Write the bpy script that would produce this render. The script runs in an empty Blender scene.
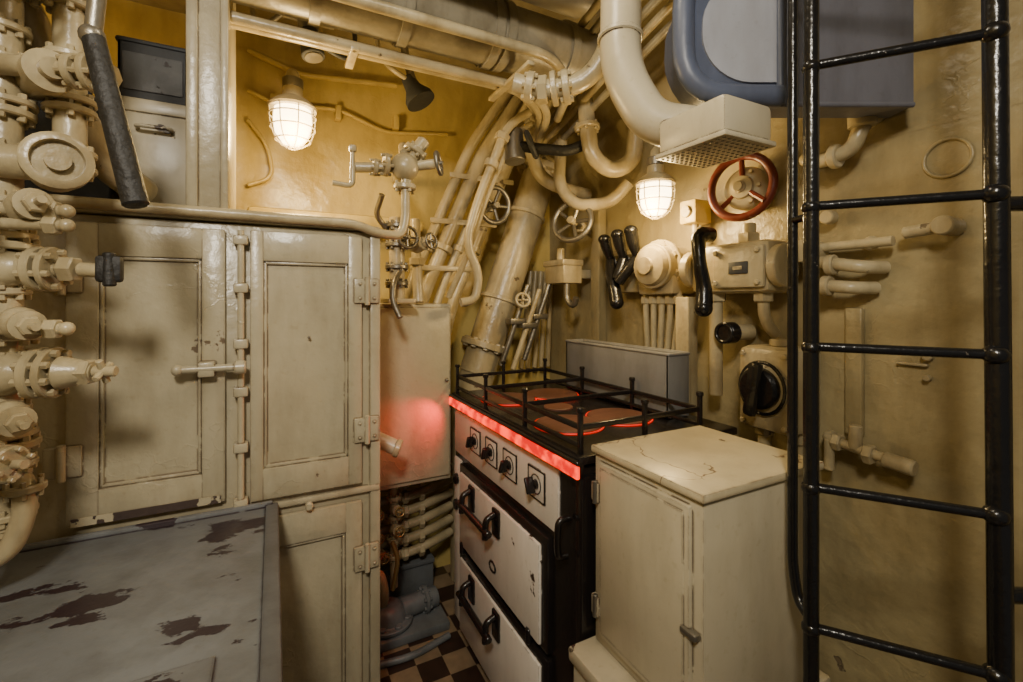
import bpy, bmesh, math, random
from mathutils import Vector, Matrix
random.seed(7)
R=math.radians
# ------------------------------------------------------------------ materials
def paint(name,col,rough=0.4,bump=0.25,bscale=35,chip=None,chipcol=(0.06,0.035,0.025),chipscale=7,metal=0.0,var=0.12,spec=0.5,edge=0.0,crack=False,grime=0.25,lump=0.5,stretch=(1,1,1),fcrack=0.0):
    m=bpy.data.materials.new(name); m.use_nodes=True
    nt=m.node_tree; N=nt.nodes; L=nt.links
    b=N['Principled BSDF']; tc=N.new('ShaderNodeTexCoord')
    def noise(scale,detail=5,rough=.55,mapsc=None,loc=(0,0,0)):
        n=N.new('ShaderNodeTexNoise'); n.inputs['Scale'].default_value=scale; n.inputs['Detail'].default_value=detail; n.inputs['Roughness'].default_value=rough
        mp=N.new('ShaderNodeMapping'); mp.inputs['Scale'].default_value=mapsc or (1,1,1); mp.inputs['Location'].default_value=loc
        L.new(tc.outputs['Object'],mp.inputs['Vector']); L.new(mp.outputs['Vector'],n.inputs['Vector']); return n.outputs['Fac']
    def ramp(f,a,b_,ca,cb):
        r=N.new('ShaderNodeValToRGB'); r.color_ramp.elements[0].position=a; r.color_ramp.elements[1].position=b_
        r.color_ramp.elements[0].color=(*ca,1); r.color_ramp.elements[1].color=(*cb,1); L.new(f,r.inputs['Fac']); return r.outputs['Color']
    def mix(f,a,b_,mode='MIX'):
        x=N.new('ShaderNodeMix'); x.data_type='RGBA'; x.blend_type=mode
        if isinstance(f,float): x.inputs['Factor'].default_value=f
        else: L.new(f,x.inputs['Factor'])
        for s,v in (('A',a),('B',b_)):
            if isinstance(v,tuple): x.inputs[s].default_value=(*v,1)
            else: L.new(v,x.inputs[s])
        return x.outputs['Result']
    def mth(op,a,b_=None):
        x=N.new('ShaderNodeMath'); x.operation=op
        for i,v in enumerate((a,b_)):
            if v is None: continue
            if isinstance(v,(int,float)): x.inputs[i].default_value=v
            else: L.new(v,x.inputs[i])
        return x.outputs[0]
    c=col
    out=ramp(noise(3.5,6),0.32,0.68,(c[0]*(1-var),c[1]*(1-var*1.15),c[2]*(1-var*1.4)),(c[0]*(1+var*.4),c[1]*(1+var*.4),c[2]*(1+var*.4)))
    if grime>0:
        g=ramp(noise(9,7,.62,(1,1,.28),(3,1,2)),0.36,0.56,(1-grime,1-grime*1.08,1-grime*1.2),(1,1,1))
        out=mix(1.0,out,g,'MULTIPLY')
        g2=ramp(noise(60,3,.5,None,(5,1,2)),0.28,0.38,(.75,.7,.6),(1,1,1)); out=mix(0.3,out,g2,'MULTIPLY')
    fine=noise(bscale,4); coarse=noise(bscale*.33,3)
    hgt=mth('ADD',fine,mth('MULTIPLY',coarse,lump*3))
    def warpvor(scale,w):
        v=N.new('ShaderNodeTexVoronoi'); v.feature='DISTANCE_TO_EDGE'; v.inputs['Scale'].default_value=scale
        nn=N.new('ShaderNodeTexNoise'); nn.inputs['Scale'].default_value=9; nn.inputs['Detail'].default_value=6; L.new(tc.outputs['Object'],nn.inputs['Vector'])
        va=N.new('ShaderNodeVectorMath'); va.operation='MULTIPLY_ADD'; L.new(nn.outputs['Color'],va.inputs[0]); va.inputs[1].default_value=(w,w,w); L.new(tc.outputs['Object'],va.inputs[2])
        L.new(va.outputs[0],v.inputs['Vector']); return v.outputs['Distance']
    if fcrack:
        d=warpvor(5,.3); gate=ramp(noise(3,4,.5,None,(1,7,2)),0.53,0.58,(0,0,0),(1,1,1))
        ln=mth('MULTIPLY',ramp(d,0.004,0.03,(1,1,1),(0,0,0)),gate); hgt=mth('ADD',hgt,mth('MULTIPLY',ln,fcrack))
    if chip:
        mk=ramp(noise(chipscale,9,.6,stretch),chip,chip+.008,(0,0,0),(1,1,1))
        out=mix(mk,out,chipcol); hgt=mth('SUBTRACT',hgt,mth('MULTIPLY',mk,0.7))
    if edge>0:
        bv=N.new('ShaderNodeBevel'); bv.samples=4; bv.inputs['Radius'].default_value=0.008
        ge=N.new('ShaderNodeNewGeometry'); dt=N.new('ShaderNodeVectorMath'); dt.operation='DOT_PRODUCT'
        L.new(bv.outputs['Normal'],dt.inputs[0]); L.new(ge.outputs['True Normal'],dt.inputs[1])
        e=mth('MULTIPLY',mth('SUBTRACT',1.0,dt.outputs['Value']),3.5)
        e=mth('ADD',mth('MINIMUM',e,0.5),noise(22,8,.65))
        em=ramp(e,1.02-edge,1.05-edge,(0,0,0),(1,1,1)); out=mix(em,out,chipcol)
    if crack:
        cm=ramp(warpvor(4.5,.25),0.006,0.014,(1,1,1),(0,0,0)); gate=ramp(noise(4,4,.5,None,(1,7,2)),0.52,0.54,(0,0,0),(1,1,1))
        out=mix(mth('MULTIPLY',cm,gate),out,(0.13,0.07,0.035))
    bp=N.new('ShaderNodeBump'); bp.inputs['Strength'].default_value=bump; bp.inputs['Distance'].default_value=0.004
    L.new(hgt,bp.inputs['Height'])
    L.new(out,b.inputs['Base Color']); L.new(bp.outputs['Normal'],b.inputs['Normal'])
    b.inputs['Roughness'].default_value=rough; b.inputs['Metallic'].default_value=metal
    b.inputs['Specular IOR Level'].default_value=spec
    return m
def emit(name,col,s):
    m=bpy.data.materials.new(name); m.use_nodes=True; b=m.node_tree.nodes['Principled BSDF']
    b.inputs['Base Color'].default_value=(*col,1); b.inputs['Emission Color'].default_value=(*col,1); b.inputs['Emission Strength'].default_value=s
    return m
CHB=(0.10,0.065,0.04)
CREAM=paint('cream_enamel',(0.46,0.39,0.23),0.34,0.5,30,chip=0.67,chipcol=CHB,chipscale=9)
CREAMP=paint('cream_pipe_paint',(0.46,0.395,0.245),0.30,0.6,30,chip=0.67,chipcol=(0.13,0.10,0.06),chipscale=14,var=0.22,grime=.35)
DUCT=paint('greyed_duct_paint',(0.29,0.265,0.195),0.36,0.4,30,var=0.25,grime=.35)
YEL=paint('yellow_hull_paint',(0.56,0.43,0.145),0.31,1.0,15,var=0.15,grime=.2,lump=.8,fcrack=.15)
WALLR=paint('ochre_wall_paint',(0.35,0.29,0.155),0.34,1.0,22,chip=0.69,chipcol=(0.16,0.12,0.07),chipscale=5,var=0.2,lump=.8,fcrack=.15,grime=.25)
LOCK=paint('locker_enamel',(0.43,0.385,0.265),0.28,0.5,26,chip=0.675,chipcol=(0.15,0.11,0.07),chipscale=8,edge=.10,grime=.2,fcrack=.25)
WHITE=paint('offwhite_enamel',(0.49,0.44,0.315),0.33,0.25,20,chip=0.68,chipcol=(0.05,0.03,0.02),chipscale=6,edge=.08,grime=.15)
TOPW=paint('chipped_offwhite_lid',(0.55,0.48,0.315),0.33,0.3,20,chip=0.665,chipcol=(0.09,0.05,0.03),chipscale=11,edge=.22,crack=True,grime=.15)
ENAM=paint('stove_white_enamel',(0.74,0.69,0.61),0.2,0.08,10,chip=0.68,chipcol=(0.05,0.03,0.02),chipscale=6,var=0.06,edge=.12,grime=.1)
GREY=paint('grey_chipped_table_paint',(0.150,0.165,0.178),0.36,0.35,25,chip=0.60,chipcol=(0.026,0.016,0.021),chipscale=7.5,edge=.15,stretch=(.75,1.4,1),grime=.25)
GREYD=paint('grey_edge_paint',(0.105,0.11,0.115),0.45,0.3,25,chip=0.62,chipcol=(0.03,0.02,0.02),edge=.1)
BIN=paint('grey_bin_paint',(0.20,0.20,0.195),0.45,0.15,20,grime=.2)
BLUEG=paint('bluegrey_machine_paint',(0.14,0.155,0.165),0.4,0.4,30)
BLK=paint('black_gloss_paint',(0.008,0.008,0.009),0.22,0.35,60,var=0.3,chip=.69,chipcol=(.12,.1,.08),chipscale=30,grime=0)
BLKS=paint('stove_black',(0.012,0.010,0.010),0.25,0.15,60,var=0.3,grime=0)
RUB=paint('black_rubber',(0.010,0.010,0.010),0.6,0.9,70,grime=0)
STEEL=paint('steel',(0.26,0.245,0.21),0.38,0.3,60,metal=0.8)
BRASS=paint('brass',(0.40,0.29,0.12),0.35,0.3,60,metal=0.8)
DARK=paint('dark_grey',(0.035,0.038,0.042),0.6,0.3,40)
LBLUE=paint('pale_blue_panel',(0.32,0.345,0.42),0.5,0.15,20,grime=.15)
SLATE=paint('slate_blue_frame',(0.08,0.10,0.165),0.42,0.3,20,grime=.2)
SLATE2=paint('slate_grey_panel',(0.125,0.13,0.165),0.5,0.2,20,grime=.25)
REDW=paint('red_oxide_paint',(0.16,0.026,0.013),0.35,0.5,40,chip=.63,chipcol=(.35,.27,.14),chipscale=14)
PLATE=paint('burner_iron',(0.13,0.055,0.036),0.45,0.2,60)
GLASS=emit('lamp_glass_lit',(1.0,0.78,0.42),11)
def redglow():
    m=emit('red_glow_strip',(1.0,0.0,0.0),2.2); N=m.node_tree.nodes; L=m.node_tree.links
    N['Principled BSDF'].inputs['Base Color'].default_value=(.5,.0,.0,1)
    tc=N.new('ShaderNodeTexCoord'); n=N.new('ShaderNodeTexNoise'); n.inputs['Scale'].default_value=26; n.inputs['Detail'].default_value=3
    L.new(tc.outputs['Object'],n.inputs['Vector']); r=N.new('ShaderNodeValToRGB'); r.color_ramp.elements[0].position=.42; r.color_ramp.elements[1].position=.62
    r.color_ramp.elements[0].color=(.45,0,0,1); r.color_ramp.elements[1].color=(1.4,0.05,0.0,1); L.new(n.outputs['Fac'],r.inputs['Fac'])
    L.new(r.outputs['Color'],m.node_tree.nodes['Principled BSDF'].inputs['Emission Color']); return m
REDE=redglow()
REDR=emit('burner_glow_ring',(0.8,0.01,0.0),0.35)
CEIL=paint('ceiling_paint',(0.32,0.27,0.16),0.5,0.5,20)
def tiles():
    m=bpy.data.materials.new('floor_checker_tiles'); m.use_nodes=True
    N=m.node_tree.nodes; L=m.node_tree.links; b=N['Principled BSDF']
    tc=N.new('ShaderNodeTexCoord'); ck=N.new('ShaderNodeTexChecker'); ck.inputs['Scale'].default_value=10.5
    ck.inputs['Color1'].default_value=(0.05,0.028,0.02,1); ck.inputs['Color2'].default_value=(0.32,0.23,0.14,1)
    mp=N.new('ShaderNodeMapping'); mp.inputs['Location'].default_value=(0.31,0.2,0.37)
    L.new(tc.outputs['Object'],mp.inputs['Vector']); L.new(mp.outputs['Vector'],ck.inputs['Vector'])
    no=N.new('ShaderNodeTexNoise'); no.inputs['Scale'].default_value=20; L.new(tc.outputs['Object'],no.inputs['Vector'])
    mx=N.new('ShaderNodeMix'); mx.data_type='RGBA'; mx.blend_type='MULTIPLY'; mx.inputs['Factor'].default_value=0.6
    L.new(ck.outputs['Color'],mx.inputs['A']); L.new(no.outputs['Fac'],mx.inputs['B'])
    L.new(mx.outputs['Result'],b.inputs['Base Color']); b.inputs['Roughness'].default_value=0.35
    return m
TILE=tiles()
# ------------------------------------------------------------------ builder
def frame(ax):
    ax=Vector(ax).normalized()
    up=Vector((0,0,1)) if abs(ax.z)<0.9 else Vector((1,0,0))
    x=up.cross(ax).normalized(); y=ax.cross(x).normalized()
    return x,y,ax
class B:
    def __init__(s,name):
        s.name=name; s.bm=bmesh.new(); s.mats=[]
    def mi(s,m):
        if m not in s.mats: s.mats.append(m)
        return s.mats.index(m)
    def _add(s,t,mat):
        i=s.mi(mat)
        for f in t.faces: f.material_index=i; f.smooth=True
        me=bpy.data.meshes.new('t'); t.to_mesh(me); t.free(); s.bm.from_mesh(me); bpy.data.meshes.remove(me)
    def box(s,lo,hi,mat,bev=0.004,rot=None):
        t=bmesh.new(); bmesh.ops.create_cube(t,size=1)
        c=[(a+b)/2 for a,b in zip(lo,hi)]; d=[abs(b-a) for a,b in zip(lo,hi)]
        bmesh.ops.scale(t,vec=d,verts=t.verts)
        bv=min(bev,min(d)*0.45)
        if bv>0: bmesh.ops.bevel(t,geom=t.edges[:],offset=bv,segments=2,affect='EDGES',profile=0.5)
        if rot:
            bmesh.ops.rotate(t,cent=(0,0,0),matrix=rot.to_3x3(),verts=t.verts)
        bmesh.ops.translate(t,vec=c,verts=t.verts)
        s._add(t,mat); return s
    def lathe(s,p,ax,prof,mat,seg=24):
        x,y,z=frame(ax); p=Vector(p); t=bmesh.new(); rings=[]
        for r,h in prof:
            if r<1e-5: rings.append([t.verts.new(p+z*h)])
            else: rings.append([t.verts.new(p+z*h+(x*math.cos(2*math.pi*k/seg)+y*math.sin(2*math.pi*k/seg))*r) for k in range(seg)])
        for a,b in zip(rings[:-1],rings[1:]):
            for k in range(seg):
                k2=(k+1)%seg
                if len(a)==1 and len(b)==1: continue
                if len(a)==1: t.faces.new((a[0],b[k2],b[k]))
                elif len(b)==1: t.faces.new((a[k],a[k2],b[0]))
                else: t.faces.new((a[k],a[k2],b[k2],b[k]))
        bmesh.ops.recalc_face_normals(t,faces=t.faces)
        s._add(t,mat); return s
    def cyl(s,p0,p1,r,mat,r2=None,seg=20):
        p0=Vector(p0); d=Vector(p1)-p0; h=d.length; r2=r if r2 is None else r2
        b=min(0.003,r*0.2,h*0.2)
        return s.lathe(p0,d,[(0,0),(r-b,0),(r,b),(r2,h-b),(r2-b,h),(0,h)],mat,seg)
    def sph(s,c,r,mat,sc=(1,1,1),seg=16):
        t=bmesh.new(); bmesh.ops.create_uvsphere(t,u_segments=seg,v_segments=seg//2+2,radius=r)
        bmesh.ops.scale(t,vec=sc,verts=t.verts); bmesh.ops.translate(t,vec=c,verts=t.verts); s._add(t,mat); return s
    def tube(s,pts,r,mat,bend=0.06,seg=12,closed=False):
        P=[Vector(p) for p in pts]; Q=[]
        n=len(P)
        for i in range(n):
            if (i==0 or i==n-1) and not closed: Q.append(P[i]); continue
            a,b,c=P[i-1],P[i],P[(i+1)%n]
            d1=(a-b); d2=(c-b); bb=min(bend,d1.length*0.49,d2.length*0.49)
            s1=b+d1.normalized()*bb; s2=b+d2.normalized()*bb
            for k in range(7):
                u=k/6; Q.append(s1*(1-u)**2+b*2*u*(1-u)+s2*u*u)
        Z=[Q[0]]
        for q in Q[1:]:
            if (q-Z[-1]).length>1e-4: Z.append(q)
        Q=Z; t=bmesh.new(); rings=[]
        m=len(Q); tang=[]
        for i in range(m):
            if closed: d=Q[(i+1)%m]-Q[i-1]
            else: d=Q[min(i+1,m-1)]-Q[max(i-1,0)]
            tang.append(d.normalized())
        x,y,_=frame(tang[0])
        for i in range(m):
            if i>0:
                q=tang[i-1].rotation_difference(tang[i]); x=q@x
            x=(x-tang[i]*x.dot(tang[i])).normalized(); y=tang[i].cross(x)
            rr=r(i/(m-1)) if callable(r) else r
            rings.append([t.verts.new(Q[i]+(x*math.cos(2*math.pi*k/seg)+y*math.sin(2*math.pi*k/seg))*rr) for k in range(seg)])
        pairs=list(zip(rings[:-1],rings[1:]))
        if closed: pairs.append((rings[-1],rings[0]))
        for a,b in pairs:
            for k in range(seg): t.faces.new((a[k],a[(k+1)%seg],b[(k+1)%seg],b[k]))
        if not closed:
            t.faces.new(rings[0][::-1]); t.faces.new(rings[-1])
        bmesh.ops.recalc_face_normals(t,faces=t.faces)
        s._add(t,mat); return s
    def torus(s,c,ax,RR,r,mat,n=36,seg=10,sc=1.0):
        x,y,_=frame(ax); c=Vector(c)
        return s.tube([c+x*math.cos(2*math.pi*k/n)*RR+y*math.sin(2*math.pi*k/n)*RR*sc for k in range(n)],r,mat,bend=0.001,seg=seg,closed=True)
    def flange(s,c,ax,r,th,mat,bolts=6):
        x,y,z=frame(ax); c=Vector(c)
        s.cyl(c-z*th/2,c+z*th/2,r,mat)
        for k in range(bolts):
            a=2*math.pi*k/bolts+0.3; q=c+(x*math.cos(a)+y*math.sin(a))*r*0.80
            s.cyl(q-z*(th/2+0.009),q+z*(th/2+0.009),r*0.15,mat,seg=6)
        return s
    def nut(s,c,ax,r,th,mat):
        x,y,z=frame(ax); c=Vector(c); s.cyl(c-z*th/2,c+z*th/2,r,mat,seg=6); return s
    def wheel(s,c,ax,RR,r,mat,spokes=5,hub=None):
        x,y,z=frame(ax); c=Vector(c); s.torus(c,ax,RR,r,mat)
        for k in range(spokes):
            a=2*math.pi*k/spokes; s.cyl(c-z*r*0.8,c+(x*math.cos(a)+y*math.sin(a))*RR,r*0.7,mat,seg=8)
        s.cyl(c-z*r*2,c+z*r*2,RR*0.2,hub or mat,seg=12); return s
    def valve(s,c,ax,r,mat,wheelmat=None,stem=0.08,wr=0.035):
        x,y,z=frame(ax); c=Vector(c)
        s.lathe(c,ax,[(0,-r*1.1),(r*.6,-r),(r,-r*.3),(r,r*.3),(r*.7,r*.9),(r*.9,r*1.0),(r*.9,r*1.3),(r*.45,r*1.35),(r*.4,stem*0.7),(r*.22,stem*0.72),(r*.22,stem),(0,stem)],mat,18)
        s.nut(c+z*stem*.62,ax,r*.62,r*.5,mat)
        if wheelmat: s.wheel(c+z*stem,ax,wr,wr*0.16,wheelmat,4)
        return s
    def done(s):
        me=bpy.data.meshes.new(s.name); s.bm.to_mesh(me); s.bm.free()
        for m in s.mats: me.materials.append(m)
        try: me.set_sharp_from_angle(angle=R(38))
        except Exception: pass
        o=bpy.data.objects.new(s.name,me); bpy.context.scene.collection.objects.link(o); return o
# ------------------------------------------------------------------ room shell
b=B('floor'); b.box((-0.7,-0.8,-0.05),(1.45,2.25,0),TILE,0); b.done()
b=B('wall_left'); b.box((-0.72,-0.8,0),(-0.62,2.25,2.4),YEL,0); b.done()
b=B('wall_far'); b.box((-0.62,2.15,0),(1.45,2.25,2.4),YEL,0); b.done()
b=B('wall_right'); b.box((1.35,-0.8,0),(1.40,2.15,1.8),WALLR,0); b.done()
b=B('curved_hull_plating')
prof=[(1.349,1.70)]+[(1.349-0.45*(1-math.cos(R(a))),1.8+0.60*math.sin(R(a))) for a in range(0,91,6)]
t=bmesh.new(); prev=None
for (x,z) in prof:
    cur=[t.verts.new((x,-0.8,z)),t.verts.new((x,2.15,z))]
    if prev: t.faces.new((prev[0],prev[1],cur[1],cur[0]))
    prev=cur
bmesh.ops.recalc_face_normals(t,faces=t.faces)
b._add(t,WALLR); b.done()
b=B('ceiling'); b.box((-0.72,-0.8,2.4),(1.45,2.25,2.45),CEIL,0); b.done()
b=B('hull_frame_rib')
b.box((1.30,1.66,0.0),(1.345,1.69,1.75),WALLR); b.box((1.29,1.645,0.0),(1.302,1.705,1.75),WALLR); b.done()
# ------------------------------------------------------------------ left built-in locker
def panel_door(b,x0,x1,z0,z1,ix0,ix1,iz0,iz1,y,mat):
    t=0.016
    b.box((x0,y-t,z0),(ix0,y,z1),mat,0.003); b.box((ix1,y-t,z0),(x1,y,z1),mat,0.003)
    b.box((ix0-.002,y-t,z0),(ix1+.002,y,iz0),mat,0.003); b.box((ix0-.002,y-t,iz1),(ix1+.002,y,z1),mat,0.003)
    b.box((ix0-.001,y-0.004,iz0-.001),(ix1+.001,y,iz1+.001),mat,0)
    for q in [((ix0,y-.012,iz0),(ix0+.008,y,iz1)),((ix1-.008,y-.012,iz0),(ix1,y,iz1)),((ix0,y-.012,iz0),(ix1,y,iz0+.008)),((ix0,y-.012,iz1-.008),(ix1,y,iz1))]:
        b.box(q[0],q[1],mat,0.003)
b=B('built_in_locker')
b.box((-0.615,1.36,0),(0.272,1.72,1.493),LOCK,0.004)
panel_door(b,-0.404,-0.106,0.80,1.475,-0.348,-0.155,0.875,1.40,1.358,LOCK)
panel_door(b,-0.052,0.222,0.785,1.478,-0.022,0.185,0.865,1.40,1.358,LOCK)
panel_door(b,-0.052,0.222,0.08,0.735,0.002,0.178,0.14,0.655,1.358,LOCK)
b.box((-0.105,1.345,0.755),(0.272,1.36,0.772),LOCK,0.004)
b.box((0.245,1.348,0),(0.274,1.362,1.49),LOCK,0.004)
b.cyl((-0.072,1.335,0.755),(-0.072,1.335,1.475),0.0075,LOCK)
for z in (0.79,0.93,1.07,1.19,1.33,1.45): b.box((-0.088,1.325,z-0.012),(-0.056,1.358,z+0.012),LOCK)
b.cyl((-0.20,1.318,1.135),(-0.072,1.318,1.135),0.009,LOCK); b.sph((-0.20,1.318,1.135),0.013,LOCK)
b.box((-0.16,1.31,1.115),(-0.125,1.35,1.15),LOCK); b.cyl((-0.085,1.31,1.135),(-0.06,1.31,1.135),0.017,LOCK)
for z in (1.325,0.935,0.575):
    b.box((0.200,1.334,z-0.034),(0.232,1.346,z+0.034),LOCK,0.003); b.box((0.238,1.338,z-0.034),(0.268,1.350,z+0.034),LOCK,0.003)
    b.cyl((0.235,1.335,z-0.04),(0.235,1.335,z+0.04),0.007,LOCK)
    for dz in (-.02,.02): b.sph((0.215,1.333,z+dz),0.004,LOCK); b.sph((0.255,1.337,z+dz),0.004,LOCK)
for z in (0.945,1.35):
    b.box((-0.44,1.336,z-0.034),(-0.375,1.348,z+0.034),LOCK,0.003); b.cyl((-0.408,1.332,z-0.04),(-0.408,1.332,z+0.04),0.008,LOCK)
b.cyl((0.085,1.342,0.752),(0.085,1.325,0.752),0.010,LOCK); b.sph((0.085,1.34,1.20),0.004,STEEL)
RUST=paint('rust_edge',(0.06,0.04,0.035),0.7,0.6,40,chip=0.50,chipcol=(0.42,0.37,0.25),chipscale=16)
b.box((-0.395,1.3405,0.799),(-0.115,1.343,0.817),RUST,0)
b.done()
b=B('ledge_handrail_pipe')
b.tube([(-0.50,1.33,1.515),(0.20,1.335,1.512),(0.265,1.34,1.49),(0.338,1.37,1.49),(0.352,1.37,1.54),(0.352,1.37,1.66)],0.013,CREAMP,0.03)
b.box((-0.61,1.345,1.497),(0.272,1.70,1.510),LOCK)
b.done()
b=B('partition_post')
b.box((-0.185,1.37,1.512),(-0.105,1.43,2.395),LOCK); b.box((-0.118,1.36,1.512),(-0.10,1.62,2.395),LOCK); b.box((-0.19,1.36,1.512),(-0.165,1.375,2.395),LOCK)
b.done()
b=B('galley_table')
b.box((-0.60,0.25,0.745),(0.0,1.332,0.775),GREY,0.006)
b.box((-0.018,0.25,0.735),(0.012,1.332,0.781),GREYD,0.006)
b.box((-0.60,0.27,0.08),(-0.02,1.30,0.745),GREYD,0.004)
b.box((-0.58,0.28,0),(-0.04,1.28,0.09),DARK)
b.box((-0.60,0.26,0.773),(-0.075,0.80,0.7785),GREY,0.002)
b.box((-0.60,1.318,0.76),(0.0,1.334,0.787),GREY,0.005)
b.done()
# ------------------------------------------------------------------ shelf contents
b=B('storage_bin')
x0,x1,y0,y1,z0,z1=-0.335,-0.195,1.45,1.66,1.513,1.80
b.box((x0,y0,z0),(x1,y1,z1),WHITE,0.008)
b.box((x0-.006,y0-.006,z1-.03),(x1+.006,y1,z1+.004),WHITE,0.004)
b.tube([(-0.30,1.447,1.73),(-0.30,1.425,1.73),(-0.23,1.425,1.73),(-0.23,1.447,1.73)],0.005,WHITE,0.01)
b.done()
# open-topped dark crate with a cream rim
b=B('dark_crate')
for q in (((-0.345,1.47,1.806),(-0.337,1.66,1.955)),((-0.208,1.47,1.806),(-0.20,1.66,1.955)),((-0.345,1.47,1.806),(-0.20,1.478,1.955)),((-0.345,1.652,1.806),(-0.20,1.66,1.955)),((-0.345,1.47,1.806),(-0.20,1.66,1.814))): b.box(q[0],q[1],DARK,0.002)
b.tube([(-0.345,1.47,1.955),(-0.20,1.47,1.955),(-0.20,1.66,1.955),(-0.345,1.66,1.955)],0.006,DARK,0.006,8,True)
b.box((-0.335,1.466,1.83),(-0.21,1.471,1.925),GREYD,0.002); b.done()
b=B('dark_toolbox'); b.box((-0.60,1.47,1.513),(-0.36,1.68,1.80),DARK,0.01); b.tube([(-0.55,1.55,1.80),(-0.55,1.55,1.84),(-0.42,1.55,1.84),(-0.42,1.55,1.80)],0.008,DARK,0.02); b.done()
# ------------------------------------------------------------------ cage lamps
def cage_lamp(c,r,wallpt=None):
    b=B('cage_lamp'); c=Vector(c)
    b.lathe(c,(0,0,1),[(0,-r*1.15),(r*.45,-r*1.05),(r*.75,-r*.6),(r*.82,0),(r*.78,r*.5),(0,r*.5)],GLASS,20)
    b.lathe(c+Vector((0,0,r*.5)),(0,0,1),[(r*.2,0),(r*1.02,0),(r*1.06,r*.1),(r*.95,r*.25),(r*.7,r*.45),(r*.45,r*.6),(r*.4,r*1.2),(0,r*1.2)],CREAMP,24)
    for k in range(8):
        a=math.pi/4*k+.2; d=Vector((math.cos(a),math.sin(a),0))
        b.tube([c+d*r*1.0+Vector((0,0,r*.5)),c+d*r*.98+Vector((0,0,-r*.3)),c+d*r*.72+Vector((0,0,-r*1.0)),c+d*r*.15+Vector((0,0,-r*1.3))],r*.03,CREAMP,0.03,6)
    for h,q in ((-.35,.97),(.2,1.0),(-.92,.76),(-1.27,.2)): b.torus(c+Vector((0,0,r*h)),(0,0,1),r*q,r*.033,CREAMP,24,6)
    if wallpt:
        t=c+Vector((0,0,r*1.6)); b.tube([t,t+Vector((0,0,r*.6)),wallpt],r*.3,CREAMP,0.05)
        b.cyl(t-Vector((0,0,r*.1)),t+Vector((0,0,r*.35)),r*.45,STEEL)
    return b.done()
cage_lamp((0.06,1.75,1.915),0.074,(0.06,2.14,2.12))
cage_lamp((1.19,1.20,1.67),0.066,(1.26,1.24,1.86))
def plight(name,loc,e,col,rad=0.05):
    l=bpy.data.lights.new(name,'POINT'); l.energy=e; l.color=col; l.shadow_soft_size=rad
    o=bpy.data.objects.new(name,l); o.location=loc; bpy.context.scene.collection.objects.link(o); return o
def aim(o,loc,target):
    o.location=loc; o.rotation_euler=(Vector(target)-Vector(loc)).to_track_quat('-Z','Y').to_euler()
    bpy.context.scene.collection.objects.link(o)
def alight(name,loc,target,size,e,col,sy=None):
    l=bpy.data.lights.new(name,'AREA'); l.energy=e; l.color=col; l.size=size; l.shape='DISK'
    if sy: l.shape='RECTANGLE'; l.size_y=sy
    o=bpy.data.objects.new(name,l); aim(o,loc,target); return o
WARM=(1.0,0.69,0.28)
plight('cage_lamp_light',(0.08,1.66,1.79),14,WARM,0.05)
plight('cage_lamp_light.001',(1.12,1.17,1.575),11,WARM,0.05)
b=B('recess_conduit')
b.tube([(-0.09,2.12,2.14),(0.02,2.12,2.10),(0.25,2.12,2.13),(0.45,2.12,2.06),(0.75,2.12,2.10)],0.009,YEL,0.06)
b.tube([(-0.09,2.12,2.02),(-0.02,2.12,1.93),(0.0,2.12,1.80),(-0.09,2.12,1.76)],0.008,YEL,0.05)
b.tube([(-0.09,2.12,2.30),(0.10,2.11,2.24),(0.5,2.11,2.28)],0.012,YEL,0.05)
for x in (0.0,0.25,0.5): b.box((x-.012,2.10,2.08),(x+.012,2.148,2.14),YEL)
b.box((-0.09,2.0,1.60),(0.6,2.148,1.66),YEL,0.02)
b.done()
b=B('ceiling_spotlight_bracket')
b.cyl((0.10,1.62,2.28),(0.10,1.62,2.15),0.036,STEEL,0.030); b.cyl((0.10,1.62,2.17),(0.115,1.605,2.08),0.030,DARK,0.036); b.cyl((0.115,1.605,2.082),(0.116,1.604,2.076),0.028,STEEL); b.tube([(0.10,1.62,2.23),(0.16,1.65,2.3),(0.16,1.7,2.39)],0.014,STEEL)
b.tube([(0.07,1.62,2.2),(0.02,1.6,2.26),(0.04,1.6,2.39)],0.010,STEEL); b.box((0.02,1.58,2.2),(0.18,1.64,2.225),STEEL); b.tube([(0.14,1.6,2.12),(0.22,1.62,2.10),(0.26,1.7,2.2),(0.26,1.8,2.39)],0.008,DARK)
b.tube([(0.03,1.6,2.2),(-0.03,1.62,2.14),(-0.06,1.7,2.2),(-0.06,1.75,2.39)],0.008,STEEL)
b.done()
b=B('bell_fitting')
b.lathe((0.50,1.80,2.13),(0.5,-.3,-1),[(0,-.06),(.025,-.06),(.034,-.01),(.058,.03),(.060,.05),(0,.05)],DARK); b.tube([(0.49,1.80,2.17),(0.47,1.85,2.3),(0.47,1.85,2.39)],0.016,STEEL)
b.tube([(0.47,1.8,2.17),(0.40,1.8,2.2),(0.38,1.9,2.3),(0.38,1.95,2.39)],0.010,CREAMP)
b.done()
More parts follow.
